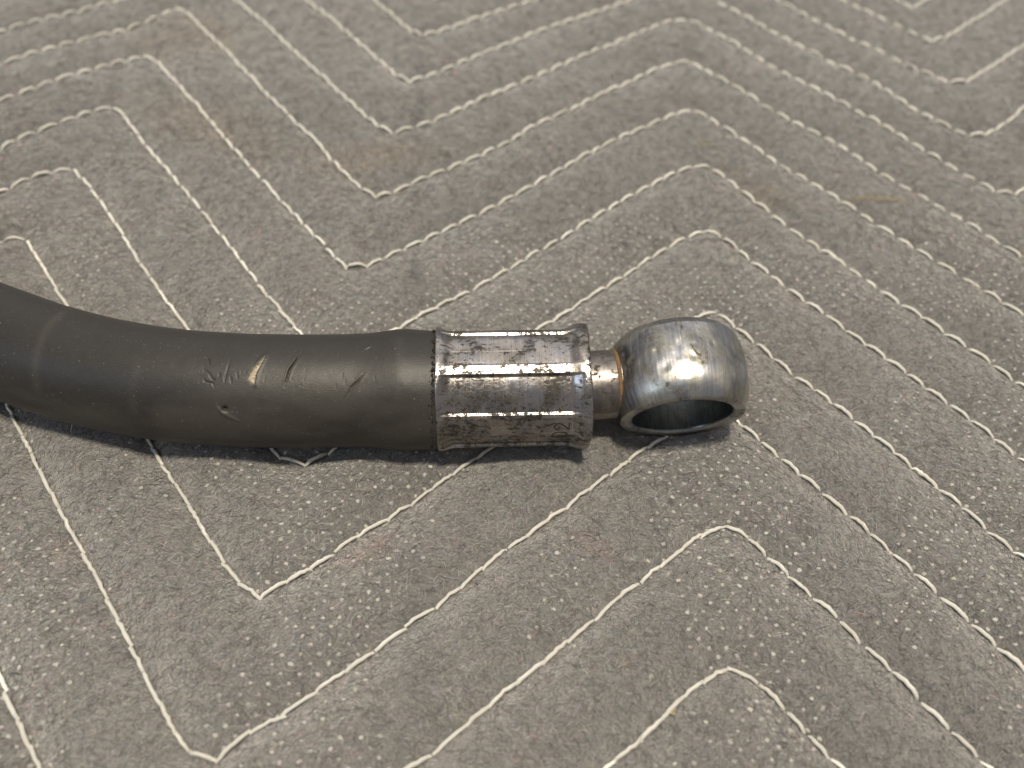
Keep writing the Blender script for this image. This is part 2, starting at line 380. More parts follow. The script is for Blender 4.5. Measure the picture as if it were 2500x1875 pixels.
def mat_attr(name, attr, rough=0.9, sheen=0.0, sss=0.0, spec=0.2):
    t = NT(name)
    t.set(Base_Color=t.attr(attr, 'Color'), Roughness=rough, Specular_IOR_Level=spec, Sheen_Weight=sheen)
    return t.m

def mat_thread():
    t = NT('cream_thread')
    v = t.coord('Object', (1000, 1000, 1000))
    info = t.new('ShaderNodeObjectInfo')
    w = t.new('ShaderNodeTexWave', wave_type='BANDS', bands_direction='DIAGONAL')
    w.inputs['Scale'].default_value = 0.75; w.inputs['Distortion'].default_value = 1.2
    t.link(v, w.inputs['Vector'])
    c = t.mix(info.outputs['Random'], (0.84, 0.80, 0.70), (0.90, 0.87, 0.79))
    c = t.mix(1.0, c, t.ramp(w.outputs['Fac'], [(0.0, 0.86), (1.0, 1.03)]), 'MULTIPLY')
    t.set(Base_Color=c, Roughness=0.75, Specular_IOR_Level=0.25, Normal=t.bump(w.outputs['Fac'], 0.6, 0.12))
    return t.m

def mat_rubber():
    t = NT('black_rubber')
    uv = t.coord('UV', (1, 1, 1))
    grain = t.noise(t.coord('UV', (0.6, 3.2, 1)), 1.6, 6, 0.7)
    cloud = t.noise(uv, 0.07, 4, 0.6)
    spk = t.noise(uv, 2.2, 2, 0.5)
    pits = t.ramp(t.noise(t.coord('UV', (2.0, 1.2, 1)), 1.4, 3, 0.6), [(0.30, 0.0), (0.36, 1.0)])
    dust = t.attr('dust'); tan = t.attr('tan')
    c = t.mix(cloud, (0.0145, 0.0124, 0.0100), (0.025, 0.0218, 0.0178))
    c = t.mix(1.0, c, t.ramp(grain, [(0.3, 0.7), (0.7, 1.4)]), 'MULTIPLY')
    c = t.mix(t.math('MULTIPLY', dust, 0.30), c, (0.18, 0.16, 0.135))
    c = t.mix(t.ramp(spk, [(0.69, 0.0), (0.73, 0.4)]), c, (0.35, 0.33, 0.30))
    weave = t.noise(uv, 3.0, 4, 0.7)
    tc = t.mix(t.ramp(weave, [(0.38, 0.0), (0.62, 1.0)]), (0.15, 0.115, 0.075), (0.64, 0.56, 0.42))
    c = t.mix(tan, c, tc)
    r = t.math('ADD', t.math('MULTIPLY', grain, 0.16), t.math('MULTIPLY_ADD', tan, 0.3, 0.36))
    nb = t.bump(grain, 0.5, 0.10)
    nb = t.bump(pits, 0.25, 0.05, nb)
    t.set(Base_Color=c, Roughness=r, Specular_IOR_Level=0.5, Normal=nb)
    return t.m

def mat_steel(name, bright, dark, tint_a, tint_b, cover, patch_scale, brush, rough=(0.2, 0.34), streak_u=True, tint_amt=0.5, aniso=0.0, arot=0.0):
    """bare worn steel: brushed, with flaked dark oxide patches and heat or oil tint. brush (fine, coarse) in 1/mm"""
    t = NT(name)
    uv = t.coord('UV', (1, 1, 1))
    stretch = (0.75, 1.2, 1) if streak_u else (1.4, 0.6, 1)
    big = t.noise(uv, 0.13, 4, 0.6, 0.7)
    p1 = t.noise(t.coord('UV', stretch), patch_scale, 7, 0.72, 0.5)
    m = t.math('ADD', t.math('MULTIPLY', p1, 0.72), t.math('MULTIPLY', big, 0.38))
    mask = t.ramp(m, [(cover, 1.0), (cover + 0.035, 0.0)])
    br = t.noise(t.coord('UV', (brush[0], brush[1], 1)), 1.0, 5, 0.62)
    fine = t.noise(uv, 3.0, 4, 0.65)
    tn = t.noise(t.coord('UV', (1, 1, 1)), 0.19, 3, 0.5, 0.6)
    tint = t.mix(t.ramp(tn, [(0.38, 0.0), (0.62, 1.0)]), tint_a, tint_b)
    base = t.mix(tint_amt, bright, tint)
    base = t.mix(1.0, base, t.ramp(big, [(0.34, 0.5), (0.62, 1.1)]), 'MULTIPLY')
    base = t.mix(1.0, base, t.ramp(br, [(0.3, 0.74), (0.7, 1.12)]), 'MULTIPLY')
    base = t.mix(1.0, base, t.ramp(fine, [(0.3, 0.86), (0.7, 1.08)]), 'MULTIPLY')
    c = t.mix(mask, base, dark)
    rg = t.math('MULTIPLY_ADD', br, rough[1] - rough[0], rough[0])
    rg = t.math('ADD', rg, t.math('MULTIPLY', mask, 0.28))
    met = t.math('SUBTRACT', 1.0, t.math('MULTIPLY', mask, 0.55))
    nb = t.bump(br, 0.22, 0.05)
    nb = t.bump(fine, 0.18, 0.06, nb)
    nb = t.bump(t.math('SUBTRACT', 1.0, mask), 0.25, 0.06, nb)
    t.set(Base_Color=c, Roughness=rg, Metallic=met, Normal=nb)
    if aniso:
        tg = t.new('ShaderNodeTangent', direction_type='UV_MAP', uv_map='UVMap')
        t.set(Anisotropic=aniso, Anisotropic_Rotation=arot, Tangent=tg.outputs['Tangent'])
    return t.m

def mat_plain(name, col, rough=0.8, metallic=0.0, var=0.3, scale=2000):
    t = NT(name)
    n = t.noise(t.coord('Object', (1, 1, 1)), scale, 4, 0.7)
    c = t.mix(1.0, col, t.ramp(n, [(0.3, 1 - var), (0.7, 1 + var)]), 'MULTIPLY')
    t.set(Base_Color=c, Roughness=rough, Metallic=metallic, Normal=t.bump(n, 0.4, 0.1))
    return t.m

M_FELT = mat_felt()
M_THREAD = mat_thread()
M_FUZZ = mat_attr('felt_fibres', 'fibre', 0.85, 0.0)
M_DOT = mat_attr('bonding_dots', 'dot', 0.95)
M_RUBBER = mat_rubber()
M_FERRULE = mat_steel('worn_crimped_steel', (0.44, 0.42, 0.39), (0.045, 0.038, 0.03), (0.40, 0.34, 0.29), (0.38, 0.37, 0.41), 0.497, 1.0, (3.4, 0.10), (0.16, 0.32))
M_NECK = mat_steel('heat_tinted_steel', (0.32, 0.30, 0.275), (0.07, 0.06, 0.05), (0.32, 0.265, 0.25), (0.26, 0.24, 0.205), 0.46, 0.6, (1.2, 0.5), (0.34, 0.46), tint_amt=0.5)
M_EYE = mat_steel('worn_zinc_steel', (0.52, 0.515, 0.495), (0.10, 0.09, 0.075), (0.44, 0.41, 0.31), (0.38, 0.39, 0.46), 0.452, 0.55, (2.4, 0.09), (0.24, 0.42), streak_u=False, aniso=0.7, arot=0.0)
M_BORE = mat_steel('machined_bore_steel', (0.34, 0.35, 0.33), (0.08, 0.075, 0.07), (0.29, 0.32, 0.30), (0.27, 0.30, 0.34), 0.38, 0.5, (0.10, 3.2), (0.22, 0.36))
M_RUST = mat_plain('orange_rust', (0.19, 0.11, 0.055), 0.8, 0.2, 0.5, 1400)
M_STAMP = mat_plain('stamp_dark', (0.035, 0.028, 0.022), 0.6, 0.3, 0.4, 1500)  # dark colour on thin surface ribbons stands in for engraved depth of the digits
M_DIRT = mat_plain('caked_grime', (0.022, 0.018, 0.014), 0.9, 0.0, 0.6, 1500)
M_STRAW = mat_plain('straw_yellow', (0.42, 0.36, 0.22), 0.7, 0.0, 0.4, 2500)
M_LINT = mat_plain('pale_lint', (0.62, 0.58, 0.52), 0.7, 0.0, 0.2, 2000)

# ------------------------------------------------------------------ the blanket
blanket = empty('moving_blanket')
tag(blanket, 'grey felt moving blanket quilted with cream zigzag stitching under the hose', 'blanket')

fine_x = np.arange(-205, 215.01, 0.8); fine_y = np.arange(-100, 205.01, 0.8)
xs = np.concatenate([np.linspace(-420, -206.5, 90), fine_x, np.linspace(216.5, 440, 90)])
ys = np.concatenate([np.linspace(-330, -101.5, 90), fine_y, np.linspace(206.5, 480, 100)])
GX, GY = np.meshgrid(xs, ys, indexing='ij')
gx, gy = GX.ravel(), GY.ravel()
gz, gd = blanket_height(gx, gy)
HZ = gz.reshape(GX.shape)
stain = stain_colour(gx, gy)
edge = (gx <= xs[0] + .1) | (gx >= xs[-1] - .1) | (gy <= ys[0] + .1) | (gy >= ys[-1] - .1)
gz2 = np.where(edge, -9.0, gz)
mesh_obj('quilted_fabric', np.c_[gx, gy, gz2], grid_faces(len(xs), len(ys), flip=True), M_FELT, blanket, attrs={'stain': stain})

def surf(x, y):
    """blanket height by bilinear lookup in the built grid"""
    i = np.clip(np.searchsorted(xs, x) - 1, 0, len(xs) - 2); j = np.clip(np.searchsorted(ys, y) - 1, 0, len(ys) - 2)
    u = np.clip((x - xs[i]) / (xs[i + 1] - xs[i]), 0, 1); v = np.clip((y - ys[j]) / (ys[j + 1] - ys[j]), 0, 1)
    return HZ[i, j] * (1 - u) * (1 - v) + HZ[i + 1, j] * u * (1 - v) + HZ[i, j + 1] * (1 - u) * v + HZ[i + 1, j + 1] * u * v

# --- stitches: each visible one is a short dipping length of thread
def stitch_mesh(seed, nseg=7, ns=7, dip=0.0):
    r = np.random.default_rng(seed)
    V = []
    for i in range(nseg + 1):
        t = i / nseg
        arch = math.sin(math.pi * t) ** 0.5
        z = 0.20 - dip * 1.25 + (0.14 + dip * 1.25) * arch
        rad = 0.35 * (0.80 + 0.20 * min(1, 4 * min(t, 1 - t) + 0.1)) * (1 + 0.08 * r.normal())
        wob = 0.07 * r.normal()
        for k in range(ns):
            a = 2 * math.pi * k / ns
            V.append(((t - 0.5), math.cos(a) * rad * 1.15 + wob, z + math.sin(a) * rad))
    V = np.array(V)
    F = [grid_faces(nseg + 1, ns, closed_v=True, flip=True)]
    return V, F
def stitch_data(seed, dip=0.0):
    V, F = stitch_mesh(seed, dip=dip)
    n = len(V)
    me = bpy.data.meshes.new('stitch')
    Vm = V.copy(); Vm[:, 1:] *= MM        # x stays a unit length; objects scale it
    faces = [tuple(int(q) for q in f) for f in F[0]]                     # open ends: each runs into the next stitch or into the cloth
    me.from_pydata([tuple(v) for v in Vm], [], faces)
    for p in me.polygons: p.use_smooth = True
    me.materials.append(M_THREAD)
    return me
STITCH_VAR = [stitch_data(s, 0.5) for s in range(6)]
STITCH_DIP = [stitch_data(s + 20, 0.8) for s in range(6)]      # pulled tighter: the ends vanish in the cloth

stitches = []                       # (x, y, z, length, angle)
for row in ROWS:
    P = np.array(row, float)
    L = np.concatenate([[0], np.cumsum(np.hypot(*np.diff(P, axis=0).T))])
    s = float(rng.uniform(0, 4))
    while s < L[-1] - 3:
        ln = float(np.clip(rng.normal(6.1, 0.55), 4.6, 7.6))
        a = np.array([np.interp(s, L, P[:, 0]), np.interp(s, L, P[:, 1])]); b = np.array([np.interp(s + ln, L, P[:, 0]), np.interp(s + ln, L, P[:, 1])])
        a = a + rng.normal(0, 0.16, 2); b = b + rng.normal(0, 0.16, 2)
        c = (a + b) / 2
        stitches.append((c[0], c[1], float(np.hypot(*(b - a))) * 1.03, math.atan2(b[1] - a[1], b[0] - a[0])))
        s += ln + float(np.clip(rng.normal(-0.15, 0.22), -0.4, 0.5))
S = np.array(stitches)
sz = surf(S[:, 0], S[:, 1]); 
pr = project(np.c_[S[:, 0], S[:, 1], sz])
inside = (pr[:, 0] > 5) & (pr[:, 0] < PW - 5) & (pr[:, 1] > 5) & (pr[:, 1] < PH - 5) & (S[:, 1] < 215)
e0 = project(np.c_[S[:, 0] - np.cos(S[:, 3]) * S[:, 2] / 2, S[:, 1] - np.sin(S[:, 3]) * S[:, 2] / 2, sz])
e1 = project(np.c_[S[:, 0] + np.cos(S[:, 3]) * S[:, 2] / 2, S[:, 1] + np.sin(S[:, 3]) * S[:, 2] / 2, sz])
plen = np.hypot(*(e1 - e0).T)
# not those hidden behind or under the hose and the fitting
def hidden(px, py):
    x = px
    top = np.interp(x, [0, 150, 400, 650, 1060, 1420, 1425, 1490, 1530, 1680, 1800, 1830], [690, 752, 800, 815, 803, 800, 855, 850, 800, 772, 830, 900])
    bot = np.interp(x, [0, 150, 400, 650, 1060, 1420, 1425, 1490, 1530, 1680, 1800, 1830], [978, 1020, 1078, 1092, 1098, 1085, 1025, 1020, 1052, 1058, 1015, 960])
    return (x < 1830) & (py > top) & (py < bot)
vis = inside & ~hidden(pr[:, 0], pr[:, 1])
order = np.argsort(-plen * vis)
chosen = set(order[:min(300, int(vis.sum()))].tolist())
rest_V, rest_F, off = [], [], 0
for i, (x, y, ln, an) in enumerate(stitches):
    z = float(sz[i])
    far = math.hypot(x, y) > 420 or y > 400
    # local slope along the stitch so that it follows the cloth
    z0 = float(surf(np.array([x - math.cos(an) * ln / 2]), np.array([y - math.sin(an) * ln / 2]))[0])
    z1 = float(surf(np.array([x + math.cos(an) * ln / 2]), np.array([y + math.sin(an) * ln / 2]))[0])
    zc = max(z, (z0 + z1) / 2)
    zc = z + 0.50
    if x > 45 and y > 35 and math.cos(an) * math.sin(an) < 0: zc -= float(rng.uniform(0, 0.75)) * min(1, (x - 45) / 40)   # pulled tight into the crease
    pitch = -math.atan2(z1 - z0, ln)
    tight = y > 28 or (x > 20 and math.cos(an) * math.sin(an) < 0)
    if tight: ln *= 0.93
    if i in chosen:
        o = bpy.data.objects.new('stitch', (STITCH_DIP if tight else STITCH_VAR)[i % 6])
        sc.collection.objects.link(o)
        o.parent = blanket
        o.location = (x * MM, y * MM, zc * MM)
        o.rotation_euler = (0, pitch, an)
        k = float(rng.uniform(0.92, 1.12))
        o.scale = (ln * MM, k, k)
    elif not far:
        V, F = stitch_mesh(i, 6, 5, 0.8 if tight else 0.5)
        V[:, 0] *= ln
        V = np.c_[V[:, 0] * math.cos(pitch) + V[:, 2] * math.sin(pitch), V[:, 1], -V[:, 0] * math.sin(pitch) + V[:, 2] * math.cos(pitch)]
        c, s_ = math.cos(an), math.sin(an)
        rest_V.append(np.c_[V[:, 0] * c - V[:, 1] * s_ + x, V[:, 0] * s_ + V[:, 1] * c + y, V[:, 2] + zc])
        rest_F.append(F[0] + off); off += len(V)
o = mesh_obj('stitching', np.vstack(rest_V), np.vstack(rest_F), M_THREAD, blanket)
tag(o, kind='stuff')

# --- bonding dots of the non-woven: faint pale flecks in a regular lattice, showing in patches
sp = 2.35
ii, jj = np.meshgrid(np.arange(-150, 151), np.arange(-150, 151), indexing='ij')
a = math.radians(48)
dx = (ii * math.cos(a) - jj * math.sin(a)).ravel() * sp + rng.normal(0, 0.09, ii.size); dy = (ii * math.sin(a) + jj * math.cos(a)).ravel() * sp + 30 + rng.normal(0, 0.09, ii.size)
keep = (dx > -215) & (dx < 225) & (dy > -105) & (dy < 210)
dx, dy = dx[keep], dy[keep]
mk = fnoise(dx, dy, 26, 91, 3) + 0.08 * sstep(-60, 80, dx) - 0.26 * sstep(20, 110, dy) + 0.03
keep = rng.random(len(dx)) < sstep(0.46, 0.64, mk) * 0.92
dx, dy = dx[keep], dy[keep]
nd = len(dx); ns = 7
rad = rng.uniform(0.30, 0.46, nd)
ang = np.linspace(0, 2 * np.pi, ns, endpoint=False)
rr = rad[:, None] * rng.uniform(0.65, 1.2, (nd, ns))
vx = dx[:, None] + rr * np.cos(ang) * 1.15; vy = dy[:, None] + rr * np.sin(ang)
vx = np.c_[dx, vx].ravel(); vy = np.c_[dy, vy].ravel()
vz = surf(vx, vy) + np.tile(np.r_[0.34, np.full(ns, 0.10)], nd)
base = np.arange(nd)[:, None] * (ns + 1)
tri = np.stack([np.broadcast_to(base, (nd, ns)), base + 1 + np.arange(ns)[None], base + 1 + (np.arange(ns)[None] + 1) % ns], -1).reshape(-1, 3)
lum = rng.uniform(0.28, 0.47, nd)
col = lum[:, None] * np.array([1.0, 0.95, 0.87]) * (1 + rng.normal(0, 0.02, (nd, 3)))
tag(mesh_obj('bonding_dots', np.c_[vx, vy, vz], tri, M_DOT, blanket, attrs={'dot': np.repeat(col, ns + 1, 0)}), kind='stuff')

# --- fuzz: loose curved fibres lying on the felt
def fibres(n, xr, yr, len_mm, width, lift, seed):
    r = np.random.default_rng(seed)
    x = r.uniform(*xr, n); y = r.uniform(*yr, n)
    L = np.clip(r.lognormal(math.log(len_mm), 0.4, n), 0.8, 11)
    flow = 2.2 * (fnoise(x, y, 45, 101, 2) - 0.5) * math.pi
    th = flow + r.normal(0, 1.1, n)
    curv = r.normal(0, 0.9, n) / np.maximum(L, 1)
    K = 4
    pts = []
    t = np.linspace(0, 1, K)
    px, py, ph = x.copy(), y.copy(), th.copy()
    seg = L / (K - 1)
    P = [(px.copy(), py.copy(), ph.copy())]
    for k in range(1, K):
        px = px + np.cos(ph) * seg; py = py + np.sin(ph) * seg; ph = ph + curv * seg
        P.append((px.copy(), py.copy(), ph.copy()))
    up = lift * r.gamma(1.4, 0.6, n)
    V = np.zeros((n, K, 2, 3))
    for k, (px, py, ph) in enumerate(P):
        zz = surf(px, py) + 0.02 + up * math.sin(math.pi * (0.12 + 0.80 * t[k]))
        w = width * (1.0 if 0 < k < K - 1 else 0.5)
        V[:, k, 0] = np.stack([px - np.sin(ph) * w / 2, py + np.cos(ph) * w / 2, zz + w * 0.3], -1)
        V[:, k, 1] = np.stack([px + np.sin(ph) * w / 2, py - np.cos(ph) * w / 2, zz - w * 0.3], -1)
    b = np.arange(n)[:, None] * (K * 2) + 2 * np.arange(K - 1)[None]
    F = np.stack([b, b + 1, b + 3, b + 2], -1).reshape(-1, 4)
    lum = np.clip(r.lognormal(math.log(0.198), 0.55, n), 0.06, 0.50)
    col = lum[:, None] * np.array([1.0, 0.945, 0.885]) * (1 + r.normal(0, 0.05, (n, 3)))
    odd = r.random(n)
    col = np.where((odd < 0.006)[:, None], lum[:, None] * np.array([1.3, 0.6, 0.55]), col)
    col = np.where(((odd > 0.012) & (odd < 0.04))[:, None], lum[:, None] * np.array([0.7, 0.78, 1.0]), col)
    col = col * stain_colour(x, y)
    return V.reshape(-1, 3), F, np.repeat(col, K * 2, 0)
FB = [fibres(190000, (-140, 152), (-98, 40), 1.5, 0.06, 0.2, 1), fibres(70000, (-170, 185), (40, 120), 2.2, 0.08, 0.22, 2),
      fibres(40000, (-215, 225), (120, 210), 2.6, 0.11, 0.22, 3)]
off = 0; VV, FF, CC = [], [], []
for V, F, C in FB:
    VV.append(V); FF.append(F + off); CC.append(C); off += len(V)
tag(mesh_obj('fuzz', np.vstack(VV), np.vstack(FF), M_FUZZ, blanket, attrs={'fibre': np.vstack(CC)}), kind='stuff')

# ------------------------------------------------------------------ the hose assembly
hose_thing = empty('hydraulic_hose', (0.0, -0.012, 0.001))
tag(hose_thing, 'black rubber hydraulic hose ending in a crimped steel ferrule and banjo eye on the blanket', 'hose')
ORIG = np.array([0.0, -12.0, 1.0])

# --- rubber hose
def frames2d(P):
    T = np.gradient(P, axis=0); T /= np.linalg.norm(T, axis=1)[:, None]
    return T
Ls = np.concatenate([[0], np.cumsum(np.hypot(*np.diff(HC, axis=0).T))])
tot = Ls[-1]
x_at = HC[:, 0]
s_vis = np.interp(-118, HC[:, 0], Ls); s_crk = np.interp(-65, HC[:, 0], Ls)
sa = np.concatenate([np.arange(0, s_vis, 1.5), np.arange(s_vis, s_crk, 0.4), np.arange(s_crk, tot - 8, 0.17), np.arange(tot - 8, tot, 0.4), [tot]])
cx = np.interp(sa, Ls, HC[:, 0]); cy = np.interp(sa, Ls, HC[:, 1])
C2 = np.c_[cx, cy]
k5 = np.ones(9) / 9
T2 = np.gradient(C2, axis=0); T2 /= np.linalg.norm(T2, axis=1)[:, None]
N2 = np.c_[T2[:, 1], -T2[:, 0]]                    # to the viewer's side
NPH = 300
# finer sampling on the seen upper front side
ph = np.sort(np.concatenate([np.linspace(-5, 140, 220, endpoint=False), np.linspace(140, 355, 80, endpoint=False)]))
phr = np.radians(ph)
XX = cx[:, None] + 0 * phr[None]; PHD = ph[None] + 0 * cx[:, None]
R = hose_radius(XX)
vv = np.radians(PHD) * 12.0                         # circumferential mm
R = R + 0.10 * (fnoise(XX, vv, 9, 201, 3) - 0.5) + 0.05 * (fnoise(XX, vv, 1.6, 211, 3) - 0.5)
dust = np.zeros_like(R); tan = np.zeros_like(R)
def poly_dist(pts, u, w):
    d = np.full(u.shape, 1e3); along = np.zeros_like(u)
    P = np.array(pts, float)
    n = len(P) - 1
    for i in range(n):
        a0, b0 = P[i], P[i + 1]; e = b0 - a0
        t = np.clip(((u - a0[0]) * e[0] + (w - a0[1]) * e[1]) / (e @ e + 1e-9), 0, 1)
        q = np.hypot(u - a0[0] - t * e[0], w - a0[1] - t * e[1])
        better = q < d
        along = np.where(better, (i + t) / n, along); d = np.minimum(d, q)
    return d, along
def arc(pts): return [(x, math.radians(p) * 12.0) for x, p in pts]
def groove(pts, width, depth, lip=0.0):
    global R
    d, al = poly_dist(arc(pts), XX, vv)
    tp = np.clip(np.sin(np.pi * np.clip(al, 0.03, 0.97)), 0.12, 1) ** 0.7
    R = R - depth * tp * np.exp(-(d / (width * tp)) ** 2) + lip * tp * np.exp(-((d - 2.0 * width) / (1.4 * width)) ** 2)
# gash that bares the tan braid
gash = arc([(-49.4, 89.7), (-51.15, 77.7), (-52.2, 70.1), (-52.5, 62.6), (-51.0, 57.2), (-50.8, 68.0), (-50.25, 75.5)])
def in_poly(poly, u, w):
    c = np.zeros(u.shape, bool); n = len(poly)
    for i in range(n):
        (x1, y1), (x2, y2) = poly[i], poly[i - 1]
        cond = ((y1 > w) != (y2 > w)) & (u < (x2 - x1) * (w - y1) / (y2 - y1 + 1e-9) + x1)
        c ^= cond
    return c
ig = in_poly(gash, XX, vv)
dg, _ = poly_dist(gash + gash[:1], XX, vv)
tan = np.maximum(tan, np.where(ig, sstep(0.0, 0.25, dg), 0))
R = R - np.where(ig, 0.55 * sstep(0, 0.5, dg) - 0.25 * (fnoise(XX, vv, 0.7, 231, 2) - 0.5), 0)
R = R + 0.16 * np.where(ig, 0, np.exp(-(dg / 0.45) ** 2)) * sstep(-51.6, -50.6, XX)
groove([(-42.41, 95.7), (-43.3, 84.7), (-44.54, 72.9), (-44.88, 64.3), (-45.35, 55.3)], 0.17, 0.7, 0.05)
for pts in ([(-61.62, 85.3), (-60.52, 81.5), (-60.02, 74.6)], [(-61.76, 72.5), (-59.86, 67.3), (-59.1, 61.8), (-58.36, 61.4)],
            [(-60.76, 63.4), (-60.49, 59.3), (-59.01, 58.4), (-58.32, 52.4)], [(-56.31, 83.6), (-56.55, 68.9), (-56.73, 63.9), (-56.77, 56.9)],
            [(-57.85, 68.7), (-57.88, 64.4)], [(-54.6, 70), (-54.3, 63)], [(-55.6, 66), (-55.5, 58)]):
    groove(pts, 0.12, 0.24, 0.0)
groove([(-58.12, 37.2), (-57.16, 30.9), (-55.83, 26.4), (-53.93, 21.1)], 0.5, -0.32)
d, _ = poly_dist(arc([(-58.12, 37.2), (-57.16, 30.9), (-55.83, 26.4), (-53.93, 21.1)]), XX, vv)
dust = np.maximum(dust, 0.7 * np.exp(-(d / 0.4) ** 2))
R = R - 0.9 * np.exp(-(((XX + 56.6) / 0.42) ** 2 + ((vv - math.radians(34) * 12) / 0.42) ** 2))
groove([(-29.91, 69.1), (-31.2, 60), (-32.26, 55.7), (-33.9, 42.5)], 0.2, 0.3, 0.06)
groove([(-28.6, 98), (-30.5, 92)], 0.2, 0.22, 0.03)
for k in range(26):                                # short surface cracks along the sunlit crown
    x0 = rng.uniform(-62, -26); p0 = rng.uniform(58, 76)
    groove([(x0, p0), (x0 + rng.normal(0, .25), p0 - rng.uniform(3, 8))], 0.10, 0.06)
# dusty rings left by the mandrel wrap
for x0, p0, p1, a_, tilt in ((-93.6, 15, 125, .32, .03), (-73.8, 10, 75, .22, 0), (-23.3, 20, 110, .26, 0)):
    xc = x0 - tilt * (PHD - 60)
    g = np.exp(-((XX - xc) / 0.9) ** 2) * sstep(p0 - 10, p0 + 15, PHD) * sstep(p1 + 10, p1 - 15, PHD)
    R = R + 0.02 * g
    dust = np.maximum(dust, a_ * g * (0.4 + 0.9 * fnoise(XX, vv, 2.5, 241, 3)))
dust = np.maximum(dust, 0.5 * sstep(0.50, 0.75, fnoise(XX * 0.5, vv, 14, 251, 5)) * sstep(100, 50, PHD) * sstep(-30, 10, PHD))
V = np.stack([C2[:, 0:1] + N2[:, 0:1] * R * np.cos(phr), C2[:, 1:2] + N2[:, 1:2] * R * np.cos(phr), HOSE_Z + R * np.sin(phr) + 0 * XX], -1).reshape(-1, 3)
uv = np.c_[np.repeat(sa, len(ph)), vv.ravel()]
hose = mesh_obj('rubber_hose', V - ORIG, grid_faces(len(sa), len(ph), closed_v=True, flip=True), M_RUBBER, hose_thing, uv=uv,
                attrs={'dust': dust.ravel(), 'tan': tan.ravel()})

# grime crumbs caked where the rubber enters the ferrule
def crumb(c, r, seed):
    g = np.random.default_rng(seed)
    t = (1 + 5 ** .5) / 2
    v = np.array([(-1, t, 0), (1, t, 0), (-1, -t, 0), (1, -t, 0), (0, -1, t), (0, 1, t), (0, -1, -t), (0, 1, -t), (t, 0, -1), (t, 0, 1), (-t, 0, -1), (-t, 0, 1)], float)
    v /= np.linalg.norm(v[0])
    v = v * g.uniform(0.55, 1.25, (12, 1)) * r * g.uniform(0.7, 1.3, (1, 3)) + c
    f = np.array([(0, 11, 5), (0, 5, 1), (0, 1, 7), (0, 7, 10), (0, 10, 11), (1, 5, 9), (5, 11, 4), (11, 10, 2), (10, 7, 6), (7, 1, 8), (3, 9, 4), (3, 4, 2), (3, 2, 6), (3, 6, 8), (3, 8, 9), (4, 9, 5), (2, 4, 11), (6, 2, 10), (8, 6, 7), (9, 8, 1)])
    return v, f
VV, FF, off = [], [], 0
for k in range(230):
    p = math.radians(rng.uniform(-40, 150)); x = -16.1 - abs(rng.normal(0, 0.32)); rr = 12.42 + rng.uniform(-.1, .14)
    c = np.array([x, -12.33 - rr * math.cos(p), 13.1 + rr * math.sin(p)])
    v, f = crumb(c, float(np.clip(rng.lognormal(-1.75, 0.5), .08, .5)), k)
    VV.append(v); FF.append(f + off); off += 12
tag(mesh_obj('caked_grime', np.vstack(VV) - ORIG, np.vstack(FF), M_DIRT, hose, smooth=False), kind='stuff')

# --- crimped ferrule
ax = FER_B - FER_A; FL = np.linalg.norm(ax); ax /= FL
fr = np.cross(ax, [0, 0, 1.0]); fr /= np.linalg.norm(fr)        # towards the viewer (-y)
up = np.cross(fr, ax)
RIDGES = [(24.5, 3.0, .42), (68.5, 5.6, .60), (117, 3.6, .45), (162, 3.2, .4), (207, 3.2, .4), (252, 3.2, .4), (297, 3.2, .4), (340, 3.0, .4)]
na, nx = 540, 170
fa = np.linspace(0, 360, na, endpoint=False); fx = np.linspace(0, FL, nx)
FA, FXm = np.meshgrid(fa, fx)
def ferrule_r(A, X):
    r0 = 12.2
    ang = np.array([q[0] for q in RIDGES])
    nxt = np.r_[ang[1:], ang[0] + 360]
    r = np.zeros_like(A)
    for q, (a0, hw, h) in enumerate(RIDGES):
        b0 = nxt[q]
        mid = (a0 + b0) / 2; half = (b0 - a0) / 2
        dlt = (A - mid + 180) % 360 - 180
        inn = np.abs(dlt) <= half
        r = np.where(inn, r0 + r0 * 0.10 * (1 / np.cos(np.radians(np.minimum(np.abs(dlt), half))) - 1), r)
    crimp = r
    for a0, hw, h in RIDGES:
        dlt = np.abs((A - a0 + 180) % 360 - 180)
        m_ = sstep(hw * 1.12, hw * 0.74, dlt)
        top = (r0 * 1.012 + h) / np.cos(np.radians(np.minimum(dlt, 12)))
        crimp = crimp * (1 - m_) + np.maximum(top, crimp) * m_
    # the dies were a little shorter than the ferrule: both ends flare out round
    l = sstep(0.2, 3.0, X + 0.5 * np.sin(np.radians(A * 3))) ; rgt = sstep(0.9, 4.6, FL - X + 0.4 * np.sin(np.radians(A * 2 + 40)))
    b = l * rgt
    rend = np.where(X < FL / 2, 13.25, 13.5)
    return rend * (1 - b) + crimp * b
Rr = ferrule_r(FA, FXm) + 0.10 * (fnoise(FXm, np.radians(FA) * 12.4, 5, 301, 3) - 0.5) + 0.035 * (fnoise(FXm, np.radians(FA) * 12.4, 0.9, 311, 2) - 0.5)
